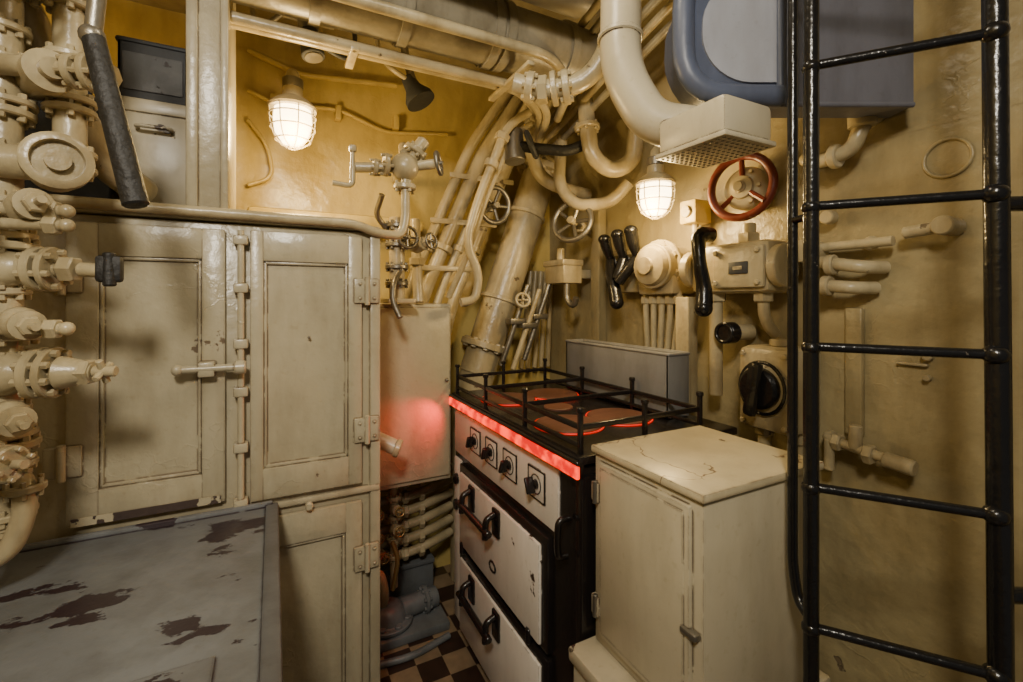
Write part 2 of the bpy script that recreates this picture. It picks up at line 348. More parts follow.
# ------------------------------------------------------------------ ceiling ducts
b=B('overhead_pipe_bundle')
b.cyl((-0.60,1.36,2.165),(1.00,1.36,2.165),0.098,DUCT,seg=32)
b.cyl((-0.60,1.14,2.25),(0.84,1.14,2.25),0.085,DUCT,seg=32)
for y,z,r in ((1.46,2.062,0.022),(1.415,2.045,0.015),(1.50,2.085,0.02),(1.265,2.09,0.016)):
    b.tube([(-0.10,y,z),(0.80,y,z),(0.95,y+.10,z-.02),(1.02,y+.3,z-.06)],r,CREAMP,0.07)
for x in (0.10,0.34,0.62,0.66,0.9):
    b.lathe((x,1.36,2.165),(1,0,0),[(.098,-.014),(.106,-.014),(.106,.014),(.098,.014)],DUCT,32)
for x in (0.2,0.55): b.lathe((x,1.14,2.25),(1,0,0),[(.085,-.012),(.092,-.012),(.092,.012),(.085,.012)],DUCT,32)
b.box((0.20,1.40,2.03),(0.225,1.53,2.045),CREAMP); b.box((0.70,1.24,2.03),(0.725,1.54,2.045),CREAMP)
b.done()
b=B('elbow_pipe')
b.tube([(0.88,1.06,2.38),(0.90,1.06,2.10),(0.86,1.13,1.97),(0.76,1.21,1.945),(0.66,1.26,1.97)],0.030,CREAMP,0.09,16)
b.flange((0.80,1.18,1.955),(0.8,-.65,.1),0.052,0.022,CREAMP,6); b.flange((0.77,1.20,1.952),(0.8,-.65,.1),0.052,0.018,CREAMP,0)
b.flange((0.705,1.235,1.957),(0.8,-.55,-.2),0.046,0.024,CREAMP,6); b.flange((0.899,1.06,2.14),(0,0,1),0.045,0.018,CREAMP,6)
b.nut((0.74,1.22,1.95),(0.8,-.6,0),0.042,0.03,CREAMP)
b.done()
b=B('ventilation_duct')
b.tube([(0.80,0.93,2.39),(0.775,0.90,2.05),(0.76,0.885,1.86),(0.80,0.82,1.72),(0.86,0.74,1.69)],0.050,WHITE,0.10,24)
for q,ax in (((0.783,0.91,2.13),(0.05,0.05,1)),((0.767,0.893,1.95),(0.08,.08,1))): b.flange(q,ax,0.056,0.014,WHITE,0)
b.box((0.775,0.60,1.625),(0.925,0.775,1.705),WHITE,0.012)
b.box((0.77,0.595,1.618),(0.93,0.78,1.63),WHITE,0.004)
for i in range(10):
    for j in range(12): b.cyl((0.784+i*.0145,0.608+j*.0145,1.6165),(0.784+i*.0145,0.608+j*.0145,1.619),0.0035,BIN,seg=6)
b.done()
b=B('overhead_cable_run')
for i in range(6): b.tube([(0.93+i*.03,0.3,2.33-i*.02),(0.93+i*.03,1.0,2.30-i*.03),(0.98+i*.03,1.7,2.2-i*.04),(1.02+i*.03,2.05,2.0)],0.014,DUCT if i%2 else CREAMP,0.15)
b.tube([(0.98,0.95,2.35),(1.0,0.95,2.16),(1.03,0.78,2.10),(1.05,0.6,2.12)],0.02,STEEL,0.06)
b.done()
# ------------------------------------------------------------------ slanted pipes
b=B('slanted_hull_pipes')
for i in range(4):
    dx=i*0.075; r=[0.022,0.032,0.018,0.026][i]
    b.tube([(0.42+dx,1.98,0.95),(0.50+dx,1.98,1.3),(0.80+dx,1.97,2.0),(0.88+dx,1.9,2.14),(0.98+dx*.6,1.8,2.3)],r,CREAMP,0.12,14)
    b.flange((0.60+dx,1.98,1.533),(.3,0,.7),r*1.5,0.03,CREAMP,0)
for t in (0.2,0.5,0.8):
    x=0.50+t*.3; z=1.3+t*.7
    b.box((x-.04,1.945,z-.012),(x+.28,1.955,z+.012),CREAMP,0.003)
b.done()
b=B('slanted_exhaust_trunk')
b.cyl((0.86,2.02,0.95),(1.22,2.0,2.0),0.085,CREAMP,seg=28); b.tube([(0.88,2.02,1.0),(0.82,2.03,0.8),(0.82,2.03,0.0)],0.084,CREAMP,.1,24); b.flange((0.90,2.02,1.08),(0.36,0,1.05),0.115,0.03,CREAMP,10); b.flange((0.98,2.02,1.30),(0.36,0,1.05),0.10,0.02,CREAMP,0)
b.flange((1.12,2.01,1.72),(0.36,0,1.05),0.10,0.02,CREAMP,0); b.flange((1.20,2.0,1.95),(0.36,0,1.05),0.12,0.03,CREAMP,10)
b.done()
b=B('curved_drain_pipe')
b.tube([(0.95,1.62,2.08),(0.82,1.62,1.99),(0.70,1.64,1.68),(0.66,1.66,1.52),(0.72,1.66,1.40),(0.70,1.66,1.30),(0.64,1.66,1.29)],0.017,CREAMP,0.07)
b.tube([(1.0,1.66,2.06),(0.87,1.66,1.98),(0.76,1.68,1.72),(0.69,1.75,1.45),(0.64,1.8,1.31)],0.013,CREAMP,0.07)
b.flange((0.755,1.63,1.83),(0.35,0,1),0.028,0.03,CREAMP,0); b.nut((0.80,1.625,1.94),(0.35,0,.9),0.03,0.03,CREAMP)
b.done()
def handwheel(name,c,ax,RR,r,mat,stemto,hub=None):
    b=B(name); b.wheel(c,ax,RR,r,mat,5,hub); b.cyl(c,stemto,r*1.1,STEEL); b.nut(Vector(c)*.6+Vector(stemto)*.4,Vector(stemto)-Vector(c),r*2.2,0.03,hub or STEEL); b.done()
handwheel('handwheel',(0.85,1.80,1.71),(0.15,-1,-0.1),0.075,0.011,STEEL,(0.87,1.96,1.72))
handwheel('handwheel.001',(1.13,1.62,1.635),(-1,-0.6,0.25),0.085,0.012,STEEL,(1.32,1.73,1.60),CREAMP)
b=B('red_handwheel')
b.torus((1.25,0.912,1.64),(-1,-.2,0),0.092,0.0125,REDW)
b.lathe((1.30,0.922,1.64),(-1,-.2,0),[(0.064,-.03),(.066,.02),(.060,.032),(.050,.040),(.035,.043),(.033,.055),(.015,.057),(.013,.075),(0,.075)],CREAMP)
for dy,dz in ((-.075,-.055),(.075,-.055),(0,.092)): b.cyl((1.262,.914,1.64),(1.252,0.912+dy,1.64+dz),0.008,REDW,seg=8)
for k in range(6): a=k*math.pi/3; b.cyl((1.268,.914+.05*math.cos(a),1.64+.05*math.sin(a)),(1.258,.912+.05*math.cos(a),1.64+.05*math.sin(a)),.006,CREAMP,seg=6)
b.cyl((1.34,0.932,1.64),(1.235,0.911,1.64),0.018,CREAMP)
b.done()
b=B('black_pull_lever')
b.tube([(0.86,1.66,1.93),(0.93,1.60,1.91),(1.04,1.52,1.89),(1.10,1.50,1.92),(1.13,1.49,1.93)],0.022,RUB,0.04)
b.cyl((0.87,1.67,1.99),(0.87,1.65,1.86),0.042,STEEL); b.tube([(0.87,1.67,1.98),(0.93,1.72,2.05)],0.02,CREAMP); b.torus((0.93,1.62,1.93),(.6,-.5,.3),0.05,0.012,DARK,24,8)
b.done()
b=B('looping_pipes')
b.tube([(1.10,1.5,2.15),(1.10,1.45,1.86),(1.18,1.42,1.80),(1.25,1.38,1.84),(1.25,1.36,1.96)],0.032,CREAMP,0.08,14)
b.tube([(1.15,1.72,2.1),(1.10,1.68,1.80),(1.14,1.62,1.70),(1.24,1.5,1.70),(1.29,1.45,1.78)],0.026,CREAMP,0.07,14)
b.tube([(1.18,1.6,2.1),(1.20,1.55,1.88),(1.26,1.5,1.84),(1.29,1.42,1.86)],0.022,CREAMP,0.06,14)
b.tube([(1.05,1.9,2.1),(1.08,1.8,1.85),(1.2,1.75,1.8),(1.31,1.75,1.79)],0.03,CREAMP,0.08,14)
b.flange((1.10,1.475,1.98),(0,.1,1),0.05,0.018,CREAMP,6)
b.done()
# ------------------------------------------------------------------ valves above locker
b=B('globe_valve')
c=Vector((0.352,1.38,1.70))
b.sph(c,0.043,CREAMP,(1,1,1)); b.flange(c+Vector((0,0,-.06)),(0,0,1),0.034,0.016,CREAMP,4)
b.flange(c+Vector((-.055,0,0)),(1,0,0),0.034,0.014,CREAMP,4); b.flange(c+Vector((.03,.0,.05)),(.6,0,1),0.036,0.016,CREAMP,6)
b.cyl(c,c+Vector((.06,0,.09)),0.02,CREAMP); b.wheel(c+Vector((.10,-.02,.02)),(1,-.6,0.2),0.032,0.007,STEEL,4)
b.cyl(c,c+Vector((.10,-.02,.02)),0.015,CREAMP)
b.cyl((0.20,1.42,1.69),c,0.015,CREAMP); b.flange((0.27,1.405,1.695),(1,0,0),0.026,0.014,CREAMP,4)
b.tube([c+Vector((.0,.0,.04)),c+Vector((.02,.1,.1)),c+Vector((.1,.4,.12)),(0.5,2.13,1.85)],0.016,CREAMP)
b.done()
b=B('water_tap')
b.tube([(0.215,1.42,1.69),(0.205,1.40,1.69),(0.205,1.40,1.63),(0.15,1.40,1.635)],0.008,CREAMP,0.02); b.cyl((0.205,1.40,1.65),(0.205,1.40,1.75),0.006,CREAMP); b.box((0.195,1.39,1.73),(0.215,1.41,1.75),CREAMP)
b.done()
b=B('hose_valve')
for z in (1.57,1.50,1.42,1.36): b.flange((0.40,1.68,z),(0,0,1),0.042,0.016,STEEL,6)
b.cyl((0.40,1.68,1.30),(0.40,1.68,1.60),0.028,CREAMP); b.tube([(0.40,1.64,1.40),(0.37,1.60,1.36),(0.36,1.58,1.30),(0.38,1.55,1.24)],0.010,STEEL,0.03)
b.wheel((0.42,1.60,1.52),(0.2,-1,0),0.036,0.006,STEEL,4); b.cyl((0.42,1.6,1.52),(0.40,1.68,1.52),0.01,STEEL)
b.tube([(0.36,1.68,1.56),(0.32,1.66,1.60),(0.33,1.6,1.66)],0.01,STEEL); b.cyl((0.50,1.75,1.29),(0.50,1.8,1.62),0.02,CREAMP)
b.valve((0.47,1.66,1.50),(.6,-1,.2),0.028,CREAMP,STEEL,0.07,0.028); b.nut((0.5,1.77,1.45),(0,0,1),0.032,0.03,CREAMP)
b.box((0.36,1.64,1.288),(0.46,1.78,1.305),CREAMP)
b.done()
b=B('hanging_locker')
b.box((0.30,1.765,0.58),(0.638,2.12,1.285),LOCK,0.005); b.box((0.31,1.752,0.60),(0.63,1.768,1.27),LOCK,0.005)
b.sph((0.615,1.748,0.98),0.007,STEEL); 
for z in (0.72,1.15): b.cyl((0.305,1.755,z-.03),(0.305,1.755,z+.03),0.008,LOCK)
b.cyl((0.29,1.60,0.84),(0.37,1.56,0.80),0.026,WHITE); b.cyl((0.365,1.562,0.802),(0.382,1.555,0.795),0.030,CREAMP); b.box((0.285,1.59,0.80),(0.31,1.77,0.87),LOCK)
b.done()
b=B('pipe_manifold')
for i,z in enumerate((0.52,0.46,0.40,0.34,0.28,0.22)):
    b.tube([(0.20,1.95,z),(0.52,1.95,z),(0.62,1.95,z+0.02),(0.72,2.0,z+.02)],0.019,CREAMP,0.04)
    for x in (0.30,0.50,0.57): b.nut((x,1.95,z),(1,0,0),0.027,0.022,CREAMP)
for x in (0.36,0.44): 
    b.cyl((x,1.90,0.12),(x,1.90,0.55),0.016,CREAMP)
    for z in (0.49,0.41,0.32,0.25): b.flange((x,1.90,z),(0,0,1),0.030,0.016,CREAMP,6)
for x,z in ((.36,.45),(.44,.45),(.36,.36),(.44,.37),(.38,.28)):
    b.valve((x,1.875,z),(0.1,-1,0.2),0.022,CREAMP,BRASS,0.055,0.018)
b.tube([(0.41,1.80,0.36),(0.43,1.78,0.30),(0.41,1.79,0.18)],0.009,BRASS)
b.tube([(0.30,1.82,0.22),(0.36,1.80,0.26),(0.38,1.80,0.17),(0.38,1.82,0.12)],0.02,CREAMP)
b.done()
b=B('bilge_pump')
b.box((0.28,1.72,0.0),(0.62,1.97,0.035),BLUEG,0.008); b.lathe((0.40,1.82,0.03),(0,0,1),[(0.085,0),(0.09,.02),(.07,.03),(.065,.06),(.045,.08),(.02,.085),(0,.09)],BLUEG)
b.cyl((0.45,1.82,0.075),(0.60,1.84,0.075),0.038,BLUEG); b.flange((0.55,1.835,0.075),(1,.1,0),0.052,0.016,BLUEG,8); b.flange((0.40,1.82,0.05),(0,0,1),0.095,0.014,BLUEG,8)
b.tube([(0.34,1.76,0.06),(0.30,1.74,0.10),(0.25,1.76,0.05)],0.012,DARK); b.tube([(0.30,1.66,0.012),(0.45,1.64,0.012),(0.60,1.68,0.012)],0.012,BLUEG,0.06)
b.done()
b=B('curb_duct'); b.box((0.18,1.99,0.0),(0.64,2.12,0.14),BLUEG,0.01); b.box((0.18,1.98,0.13),(0.64,2.13,0.15),BLUEG,0.004); b.done()
# ------------------------------------------------------------------ stove
b=B('galley_stove')
X0=0.643
b.box((X0+.008,0.90,0.03),(1.20,1.745,0.90),BLKS,0.005)
b.box((X0-.008,0.885,0.908),(1.20,1.75,0.93),BLKS,0.005)
b.box((X0-.012,0.885,0.878),(X0+.01,1.75,0.915),BLKS,0.003)
b.box((X0-.020,0.875,0.882),(X0-.010,1.748,0.913),REDE,0.003)
b.cyl((X0-.014,0.875,0.919),(X0-.014,1.748,0.919),0.006,BLKS)
b.box((X0,0.985,0.70),(X0+.012,1.735,0.868),ENAM,0.004)
for y in (1.52,1.385,1.25,1.09):
    b.box((X0-.003,y-.042,0.755),(X0+.002,y+.042,0.835),ENAM,0.002)
    for q in (((X0-.004,y-.044,0.753),(X0,y+.044,0.756)),((X0-.004,y-.044,0.834),(X0,y+.044,0.837)),((X0-.004,y-.045,0.753),(X0,y-.042,0.837)),((X0-.004,y+.042,0.753),(X0,y+.045,0.837))): b.box(q[0],q[1],BLKS,0)
    b.torus((X0-.004,y,0.795),(1,0,0),0.026,0.0014,BLKS,24,6)
    b.cyl((X0,y,0.795),(X0-.012,y,0.795),0.012,BLKS)
    b.box((X0-.036,y-.006,0.773),(X0-.010,y+.006,0.817),BLKS,0.004,Matrix.Rotation(R(25*(1 if y>1.2 else -1)),4,'X'))
b.box((X0-.002,1.665,0.05),(X0+.012,1.735,0.68),ENAM,0.004)
for z in (0.60,0.50): b.cyl((X0-.002,1.70,z),(X0-.014,1.70,z),0.02,BLKS)
for z0,z1 in ((0.385,0.665),(0.065,0.345)):
    b.box((X0-.010,1.02,z0-.012),(X0+.012,1.655,z1+.012),BLKS,0.005)
    b.box((X0-.022,1.045,z0),(X0-.006,1.63,z1-.012),ENAM,0.010)
    zh=z1-.075
    for y in (1.30,1.50):
        b.box((X0-.030,y-.024,zh-.03),(X0-.02,y+.024,zh+.055),BLKS,0.006)
        b.tube([(X0-.03,y,zh+.04),(X0-.06,y,zh+.03),(X0-.062,y,zh-.03)],0.010,BLKS,0.02)
    b.cyl((X0-.062,1.27,zh-.005),(X0-.062,1.53,zh-.005),0.011,BLKS)
b.torus((X0-.023,1.33,0.45),(1,0,0),0.022,0.003,BLKS,20,6,0.7)
for y in (1.10,1.60): b.cyl((X0-.02,y,0.36),(X0-.02,y,0.40),0.01,BLKS)
b.box((X0+.004,0.888,0.05),(X0+.05,0.915,0.88),BLKS,0.003)
b.tube([(X0-.01,0.93,0.68),(X0-.035,0.93,0.68),(X0-.038,0.93,0.72),(X0-.035,0.93,0.77),(X0,0.93,0.77)],0.008,BLKS,0.02)
for x in (0.775,0.965):
    for y in (1.13,1.52):
        b.cyl((x,y,0.928),(x,y,0.938),0.098,PLATE,seg=36); b.torus((x,y,0.932),(0,0,1),0.102,0.003,REDR,36,6)
b.cyl((0.87,1.33,0.928),(0.87,1.33,0.936),0.05,PLATE,seg=30)
zt=0.995
px=[0.655,0.86,1.065]; py=[0.905,1.18,1.46,1.735]
for x in px:
    for y in py:
        if x==px[1] and y in py[1:3]: continue
        b.box((x-.006,y-.006,0.928),(x+.006,y+.006,zt+.04),BLKS,0.003); b.cyl((x,y,zt+.035),(x,y,zt+.047),0.010,BLKS,seg=12)
for x in (px[0],px[2]): b.box((x-.004,py[0],zt-.008),(x+.004,py[-1],zt+.006),BLKS,0.002)
for x in (px[0],px[2]): b.box((x-.005,py[0],0.945),(x+.005,py[-1],0.956),BLKS,0.002)
for y in (py[0],py[1],py[2],py[3]): b.box((px[0],y-.004,zt-.008),(px[2],y+.004,zt+.006),BLKS,0.002)
b.done()
b=B('grey_splash_bin')
ya,yb=1.04,1.60
b.box((1.085,ya,0.932),(1.095,yb,1.13),BIN,0.002); b.box((1.165,ya,0.932),(1.175,yb,1.13),BIN,0.002); b.box((1.085,ya,0.932),(1.175,ya+.01,1.13),BIN,0.002); b.box((1.085,yb-.01,0.932),(1.175,yb,1.13),BIN,0.002); b.box((1.085,ya,0.932),(1.175,yb,0.945),BIN,0.002)
b.tube([(1.085,ya,1.13),(1.085,yb,1.13),(1.175,yb,1.13),(1.175,ya,1.13)],0.005,BIN,0.004,8,True)
b.done()
# ------------------------------------------------------------------ white cabinet
b=B('white_cabinet')
b.box((0.668,0.56,0.51),(1.02,0.865,0.945),WHITE,0.004)
b.box((0.660,0.553,0.945),(1.025,0.872,0.962),TOPW,0.004)
b.box((0.658,0.583,0.535),(0.670,0.845,0.93),WHITE,0.003)
b.box((0.6565,0.595,0.548),(0.659,0.833,0.918),WHITE,0.002)
for z in (0.86,0.60): b.box((0.654,0.835,z-.022),(0.668,0.862,z+.022),WHITE,0.003); b.cyl((0.655,0.848,z-.026),(0.655,0.848,z+.026),0.006,STEEL)
b.box((0.652,0.565,0.70),(0.668,0.60,0.712),STEEL,0.003)
b.done()
b=B('low_storage_box')
b.box((0.61,0.56,0.0),(1.04,0.872,0.475),WHITE,0.005); b.box((0.60,0.55,0.475),(1.045,0.878,0.507),WHITE,0.006); b.box((0.605,0.58,0.06),(0.612,0.85,0.43),WHITE,0.004)
b.box((0.598,0.62,0.42),(0.606,0.66,0.49),STEEL,0.003)
b.done()
# ------------------------------------------------------------------ ladder
b=B('ladder')
L0=Vector((0.852,0.483,0))
b.tube([L0,L0+Vector((0,0,2.39))],0.0125,BLK,seg=14)
b.tube([(1.012,0.283,0.0),(0.998,0.294,2.39)],0.0155,BLK,seg=14)
for k in range(9):
    z=0.215+0.25*k; q=Vector((1.004-.0035*k/2,0.289,0))
    b.cyl(L0+Vector((0,0,z+.002)),Vector((q.x,q.y,z)),0.0082,BLK,seg=12)
    b.sph(L0+Vector((0,0,z)),0.0155,BLK,(1,1,.9)); b.sph((q.x,q.y,z),0.0175,BLK,(1,1,.9))
b.tube([(0.872,0.528,2.39),(0.872,0.528,0.80),(0.868,0.515,0.74),(0.852,0.483,0.73)],0.009,BLK,0.05)
b.tube([(0.872,0.528,1.45),(0.852,0.483,1.45)],0.007,BLK); b.tube([(0.872,0.528,2.0),(0.852,0.483,2.0)],0.007,BLK)
b.tube([(1.004,0.289,1.45),(1.06,0.255,1.45)],0.012,BLK); b.tube([(1.004,0.289,0.84),(1.06,0.255,0.84)],0.012,BLK)
b.tube([(1.06,0.255,0.80),(1.06,0.255,1.50)],0.008,BLK)
b.done()
# ------------------------------------------------------------------ blue overhead locker, set diagonally
b=B('blue_overhead_locker')
ex=Vector((0.888,-0.460,0)); ey=Vector((0.460,0.888,0)); org=ey*1.03
def dpoly(pts,d0,d1,mat):
    t=bmesh.new()
    f=t.faces.new([t.verts.new(org+ex*p[0]+ey*d0+Vector((0,0,p[1]))) for p in pts])
    e=bmesh.ops.extrude_face_region(t,geom=[f]); vs=[v for v in e['geom'] if isinstance(v,bmesh.types.BMVert)]
    bmesh.ops.translate(t,vec=ey*(d1-d0),verts=vs); bmesh.ops.recalc_face_normals(t,faces=t.faces)
    b._add(t,mat)
def dshape(x0,x1,z0,z1,rc):
    return [(x0+rc-rc*math.cos(R(a)),z0+rc-rc*math.sin(R(a))) for a in range(0,91,10)]+[(x1,z0),(x1,z1)]+[(x0+rc-rc*math.sin(R(a)),z1-rc+rc*math.cos(R(a))) for a in range(0,90,10)]
dpoly(dshape(0.375,0.60,1.735,2.06,0.15),0.0,0.10,SLATE)
dpoly([(0.60,1.735),(0.90,1.735),(0.90,2.05),(0.60,2.05)],0.0,0.07,SLATE2)
dpoly(dshape(0.425,0.60,1.785,2.02,0.11),-0.006,0.02,LBLUE)
P=lambda x,z,d=0: org+ex*x+ey*d+Vector((0,0,z))
b.tube([P(0.60,2.055),P(0.385,2.055),P(0.385,1.76),P(0.60,1.755)],0.024,SLATE,0.15,16)
b.cyl(P(0.60,1.735,-.004),P(0.60,2.08,-.004),0.010,SLATE); b.cyl(P(0.60,1.737),P(0.90,1.737),0.006,SLATE2)
b.done()
# ------------------------------------------------------------------ switchgear
b=B('lever_switch')
b.box((1.27,1.33,1.33),(1.325,1.54,1.50),CREAMP,0.01)
for y,zt_ in ((1.49,1.545),(1.41,1.555),(1.335,1.56)):
    b.cyl((1.28,y,1.45),(1.23,y,1.45),0.032,BLK,seg=14)
    b.tube([(1.24,y,1.45),(1.21,y-.005,1.50),(1.19,y-.01,zt_)],lambda u:0.017+.007*u,BLK,0.02); b.sph((1.19,y-.01,zt_),0.026,BLK,(1,1,.8))
b.tube([(1.23,1.49,1.46),(1.21,1.47,1.41),(1.195,1.43,1.36),(1.19,1.405,1.29)],lambda u:0.020+.006*u,BLK,0.04)
b.tube([(1.23,1.335,1.46),(1.21,1.36,1.42),(1.195,1.40,1.37)],0.021,BLK,0.03); b.sph((1.19,1.405,1.29),0.027,BLK)
b.tube([(1.23,1.41,1.46),(1.2,1.415,1.38)],0.021,BLK)
b.done()
b=B('motor_starter')
b.cyl((1.33,1.24,1.42),(1.19,1.22,1.42),0.080,CREAMP,seg=28); b.flange((1.24,1.23,1.42),(1,.1,0),0.098,0.02,CREAMP,8)
b.lathe((1.19,1.22,1.42),(-1,-.1,0),[(.072,0),(.065,.018),(.03,.026),(.03,.04),(0,.04)],CREAMP)
b.box((1.22,1.15,1.32),(1.33,1.32,1.40),CREAMP,0.01)
for i in range(5): b.tube([(1.26,1.16+i*.04,1.33),(1.26,1.16+i*.04,1.24),(1.28,1.20+i*.033,1.12),(1.28,1.22+i*.03,0.95)],0.011,CREAMP,0.05); b.nut((1.26,1.16+i*.04,1.30),(0,0,1),0.018,0.03,CREAMP)
b.done()
b=B('switch_housing')
b.box((1.20,0.79,1.32),(1.33,1.06,1.47),CREAMP,0.022); b.cyl((1.24,1.06,1.40),(1.24,1.09,1.40),0.06,CREAMP); b.cyl((1.24,0.79,1.395),(1.24,0.765,1.395),0.06,CREAMP)
b.box((1.188,0.80,1.335),(1.205,0.965,1.455),CREAMP,0.01); b.box((1.183,0.845,1.375),(1.19,0.905,1.41),DARK,0.002); b.box((1.182,0.86,1.387),(1.184,0.89,1.397),STEEL,0)
for y in (0.815,0.95):
    for z in (1.35,1.44): b.cyl((1.19,y,z),(1.18,y,z),0.008,CREAMP,seg=6)
b.cyl((1.27,0.9,1.47),(1.27,0.9,1.53),0.02,CREAMP); b.tube([(1.25,0.84,1.32),(1.25,0.84,1.26),(1.29,0.85,1.22),(1.32,.85,1.2)],0.016,CREAMP)
b.nut((1.25,0.84,1.31),(0,0,1),0.028,0.03,CREAMP); b.nut((1.25,1.0,1.31),(0,0,1),0.032,0.03,CREAMP); b.nut((1.27,0.9,1.485),(0,0,1),0.032,0.03,CREAMP)
b.tube([(1.25,1.0,1.32),(1.25,1.0,1.0)],0.02,CREAMP)
b.tube([(1.165,0.975,1.50),(1.14,0.975,1.49),(1.132,0.965,1.42),(1.15,0.96,1.33),(1.14,0.955,1.27)],lambda u:0.019+.006*abs(2*u-1),BLK,0.04,14); b.cyl((1.20,0.977,1.50),(1.15,0.977,1.50),0.024,BLK); b.sph((1.14,0.955,1.275),0.026,BLK)
b.done()
b=B('junction_box')
b.box((1.14,1.70,1.375),(1.24,1.86,1.475),CREAMP,0.006); b.box((1.133,1.695,1.455),(1.245,1.865,1.482),CREAMP,0.004); b.box((1.24,1.74,1.40),(1.34,1.80,1.44),CREAMP)
b.tube([(1.17,1.72,1.375),(1.17,1.72,1.30),(1.18,1.68,1.27),(1.18,1.66,1.31)],0.014,STEEL,0.03); b.cyl((1.19,1.80,1.48),(1.19,1.80,1.54),0.018,CREAMP)
b.done()
b=B('rotary_switch')
b.box((1.19,0.72,0.94),(1.33,0.88,1.17),CREAMP,0.02); b.lathe((1.19,0.80,1.06),(-1,0,0),[(.07,-.01),(.07,.006),(.062,.012),(0,.012)],CREAMP,28)
b.lathe((1.178,0.80,1.06),(-1,0,0),[(.056,-.002),(.056,.014),(.048,.022),(0,.022)],BLK,28); b.box((1.13,0.782,0.985),(1.16,0.818,1.135),BLK,0.014,Matrix.Rotation(R(8),4,'X'))
b.torus((1.182,0.80,1.06),(1,0,0),0.064,0.005,BLK,30,8,1.1)
for y in (.74,.86):
    for z in (.96,1.15): b.cyl((1.19,y,z),(1.182,y,z),0.008,CREAMP,seg=6)
b.cyl((1.26,0.8,1.17),(1.26,0.8,1.19),0.025,CREAMP); b.cyl((1.27,0.75,0.8),(1.27,0.75,0.94),0.018,CREAMP); b.cyl((1.27,0.85,0.8),(1.27,0.85,0.94),0.018,CREAMP)
b.nut((1.27,.75,.925),(0,0,1),.028,.03,CREAMP); b.nut((1.27,.85,.925),(0,0,1),.028,.03,CREAMP)
b.done()
b=B('round_plug'); b.cyl((1.33,0.94,1.20),(1.25,0.94,1.20),0.025,CREAMP); b.cyl((1.25,0.94,1.20),(1.21,0.94,1.20),0.033,BLK); b.torus((1.21,0.94,1.20),(1,0,0),0.027,0.006,BLK); b.done()
b=B('small_light_box'); b.box((1.25,1.08,1.56),(1.33,1.15,1.64),YEL,0.008); b.cyl((1.29,1.115,1.56),(1.29,1.115,1.49),0.012,CREAMP); b.cyl((1.25,1.115,1.60),(1.24,1.115,1.60),0.02,CREAM); b.done()
b=B('vertical_cable_tray')
b.box((1.20,1.065,0.93),(1.215,1.12,1.31),CREAMP,0.003); b.box((1.215,1.07,0.93),(1.25,1.08,1.31),CREAMP,0.003); b.done()
b=B('wall_pipe_fittings')
b.tube([(1.34,0.74,1.68),(1.27,0.74,1.68),(1.27,0.70,1.66),(1.27,0.62,1.67),(1.27,0.60,1.73),(1.34,0.60,1.76)],0.018,CREAMP,0.03); b.flange((1.27,0.66,1.665),(0,1,0.05),0.03,0.02,CREAMP,0); b.cyl((1.27,0.60,1.72),(1.27,0.60,1.78),0.03,CREAMP)
b.torus((1.347,0.468,1.62),(1,0,0),0.042,0.004,WALLR)
b.tube([(1.30,0.72,1.44),(1.30,0.55,1.44)],0.012,CREAMP); b.sph((1.31,0.60,1.44),0.018,CREAMP)
b.cyl((1.30,0.53,1.455),(1.30,0.45,1.462),0.014,CREAMP); b.cyl((1.345,0.455,1.462),(1.28,0.455,1.462),0.021,CREAMP); b.cyl((1.33,0.735,1.43),(1.24,0.73,1.43),0.03,CREAMP)
b.tube([(1.33,0.71,1.40),(1.27,0.70,1.40),(1.27,0.60,1.38),(1.33,0.58,1.38)],0.016,CREAMP,0.03); b.tube([(1.33,0.71,1.34),(1.27,0.70,1.34),(1.27,0.62,1.33),(1.33,0.60,1.33)],0.016,CREAMP,0.03)
b.flange((1.27,0.67,1.39),(0,1,0),0.026,0.02,CREAMP,0); b.flange((1.27,0.68,1.337),(0,1,0),0.026,0.02,CREAMP,0)
b.tube([(1.33,0.70,0.94),(1.28,0.69,0.94),(1.28,0.54,0.925)],0.012,CREAMP,0.03); b.cyl((1.28,0.56,0.925),(1.28,0.50,0.92),0.018,CREAMP); b.cyl((1.28,0.62,0.93),(1.28,0.62,0.99),0.015,CREAMP); b.cyl((1.28,0.68,0.86),(1.28,0.68,0.94),0.012,CREAMP)
b.nut((1.28,.59,.927),(0,1,0),.024,.02,CREAMP); b.nut((1.28,.66,.937),(0,1,0),.022,.02,CREAMP)
b.cyl((1.345,0.50,1.17),(1.33,0.50,1.17),0.010,CREAMP); b.cyl((1.345,0.50,1.12),(1.33,0.50,1.12),0.007,CREAMP); b.box((1.335,0.50,1.145),(1.349,0.56,1.152),CREAMP)
b.cyl((1.33,0.70,1.52),(1.30,0.70,1.52),0.018,CREAMP)
b.box((1.33,0.63,0.95),(1.349,0.67,1.28),WALLR,0.005)
b.done()
b=B('control_rods')
for i,(x,z) in enumerate(((0.98,1.22),(1.04,1.20),(1.10,1.24))):
    b.cyl((x-.06,1.88,z-.22),(x+.06,1.84,z+.15),0.012,STEEL if i!=1 else CREAMP); b.box((x-.03,1.84,z-.03),(x+.05,1.90,z-.005),STEEL)
b.wheel((0.99,1.80,1.30),(-.3,-1,.3),0.03,.007,CREAMP,4)
for i in range(5): b.cyl((1.12+i*.04,2.06,0.95),(1.18+i*.03,2.06,1.45),0.013,CREAMP)
b.done()
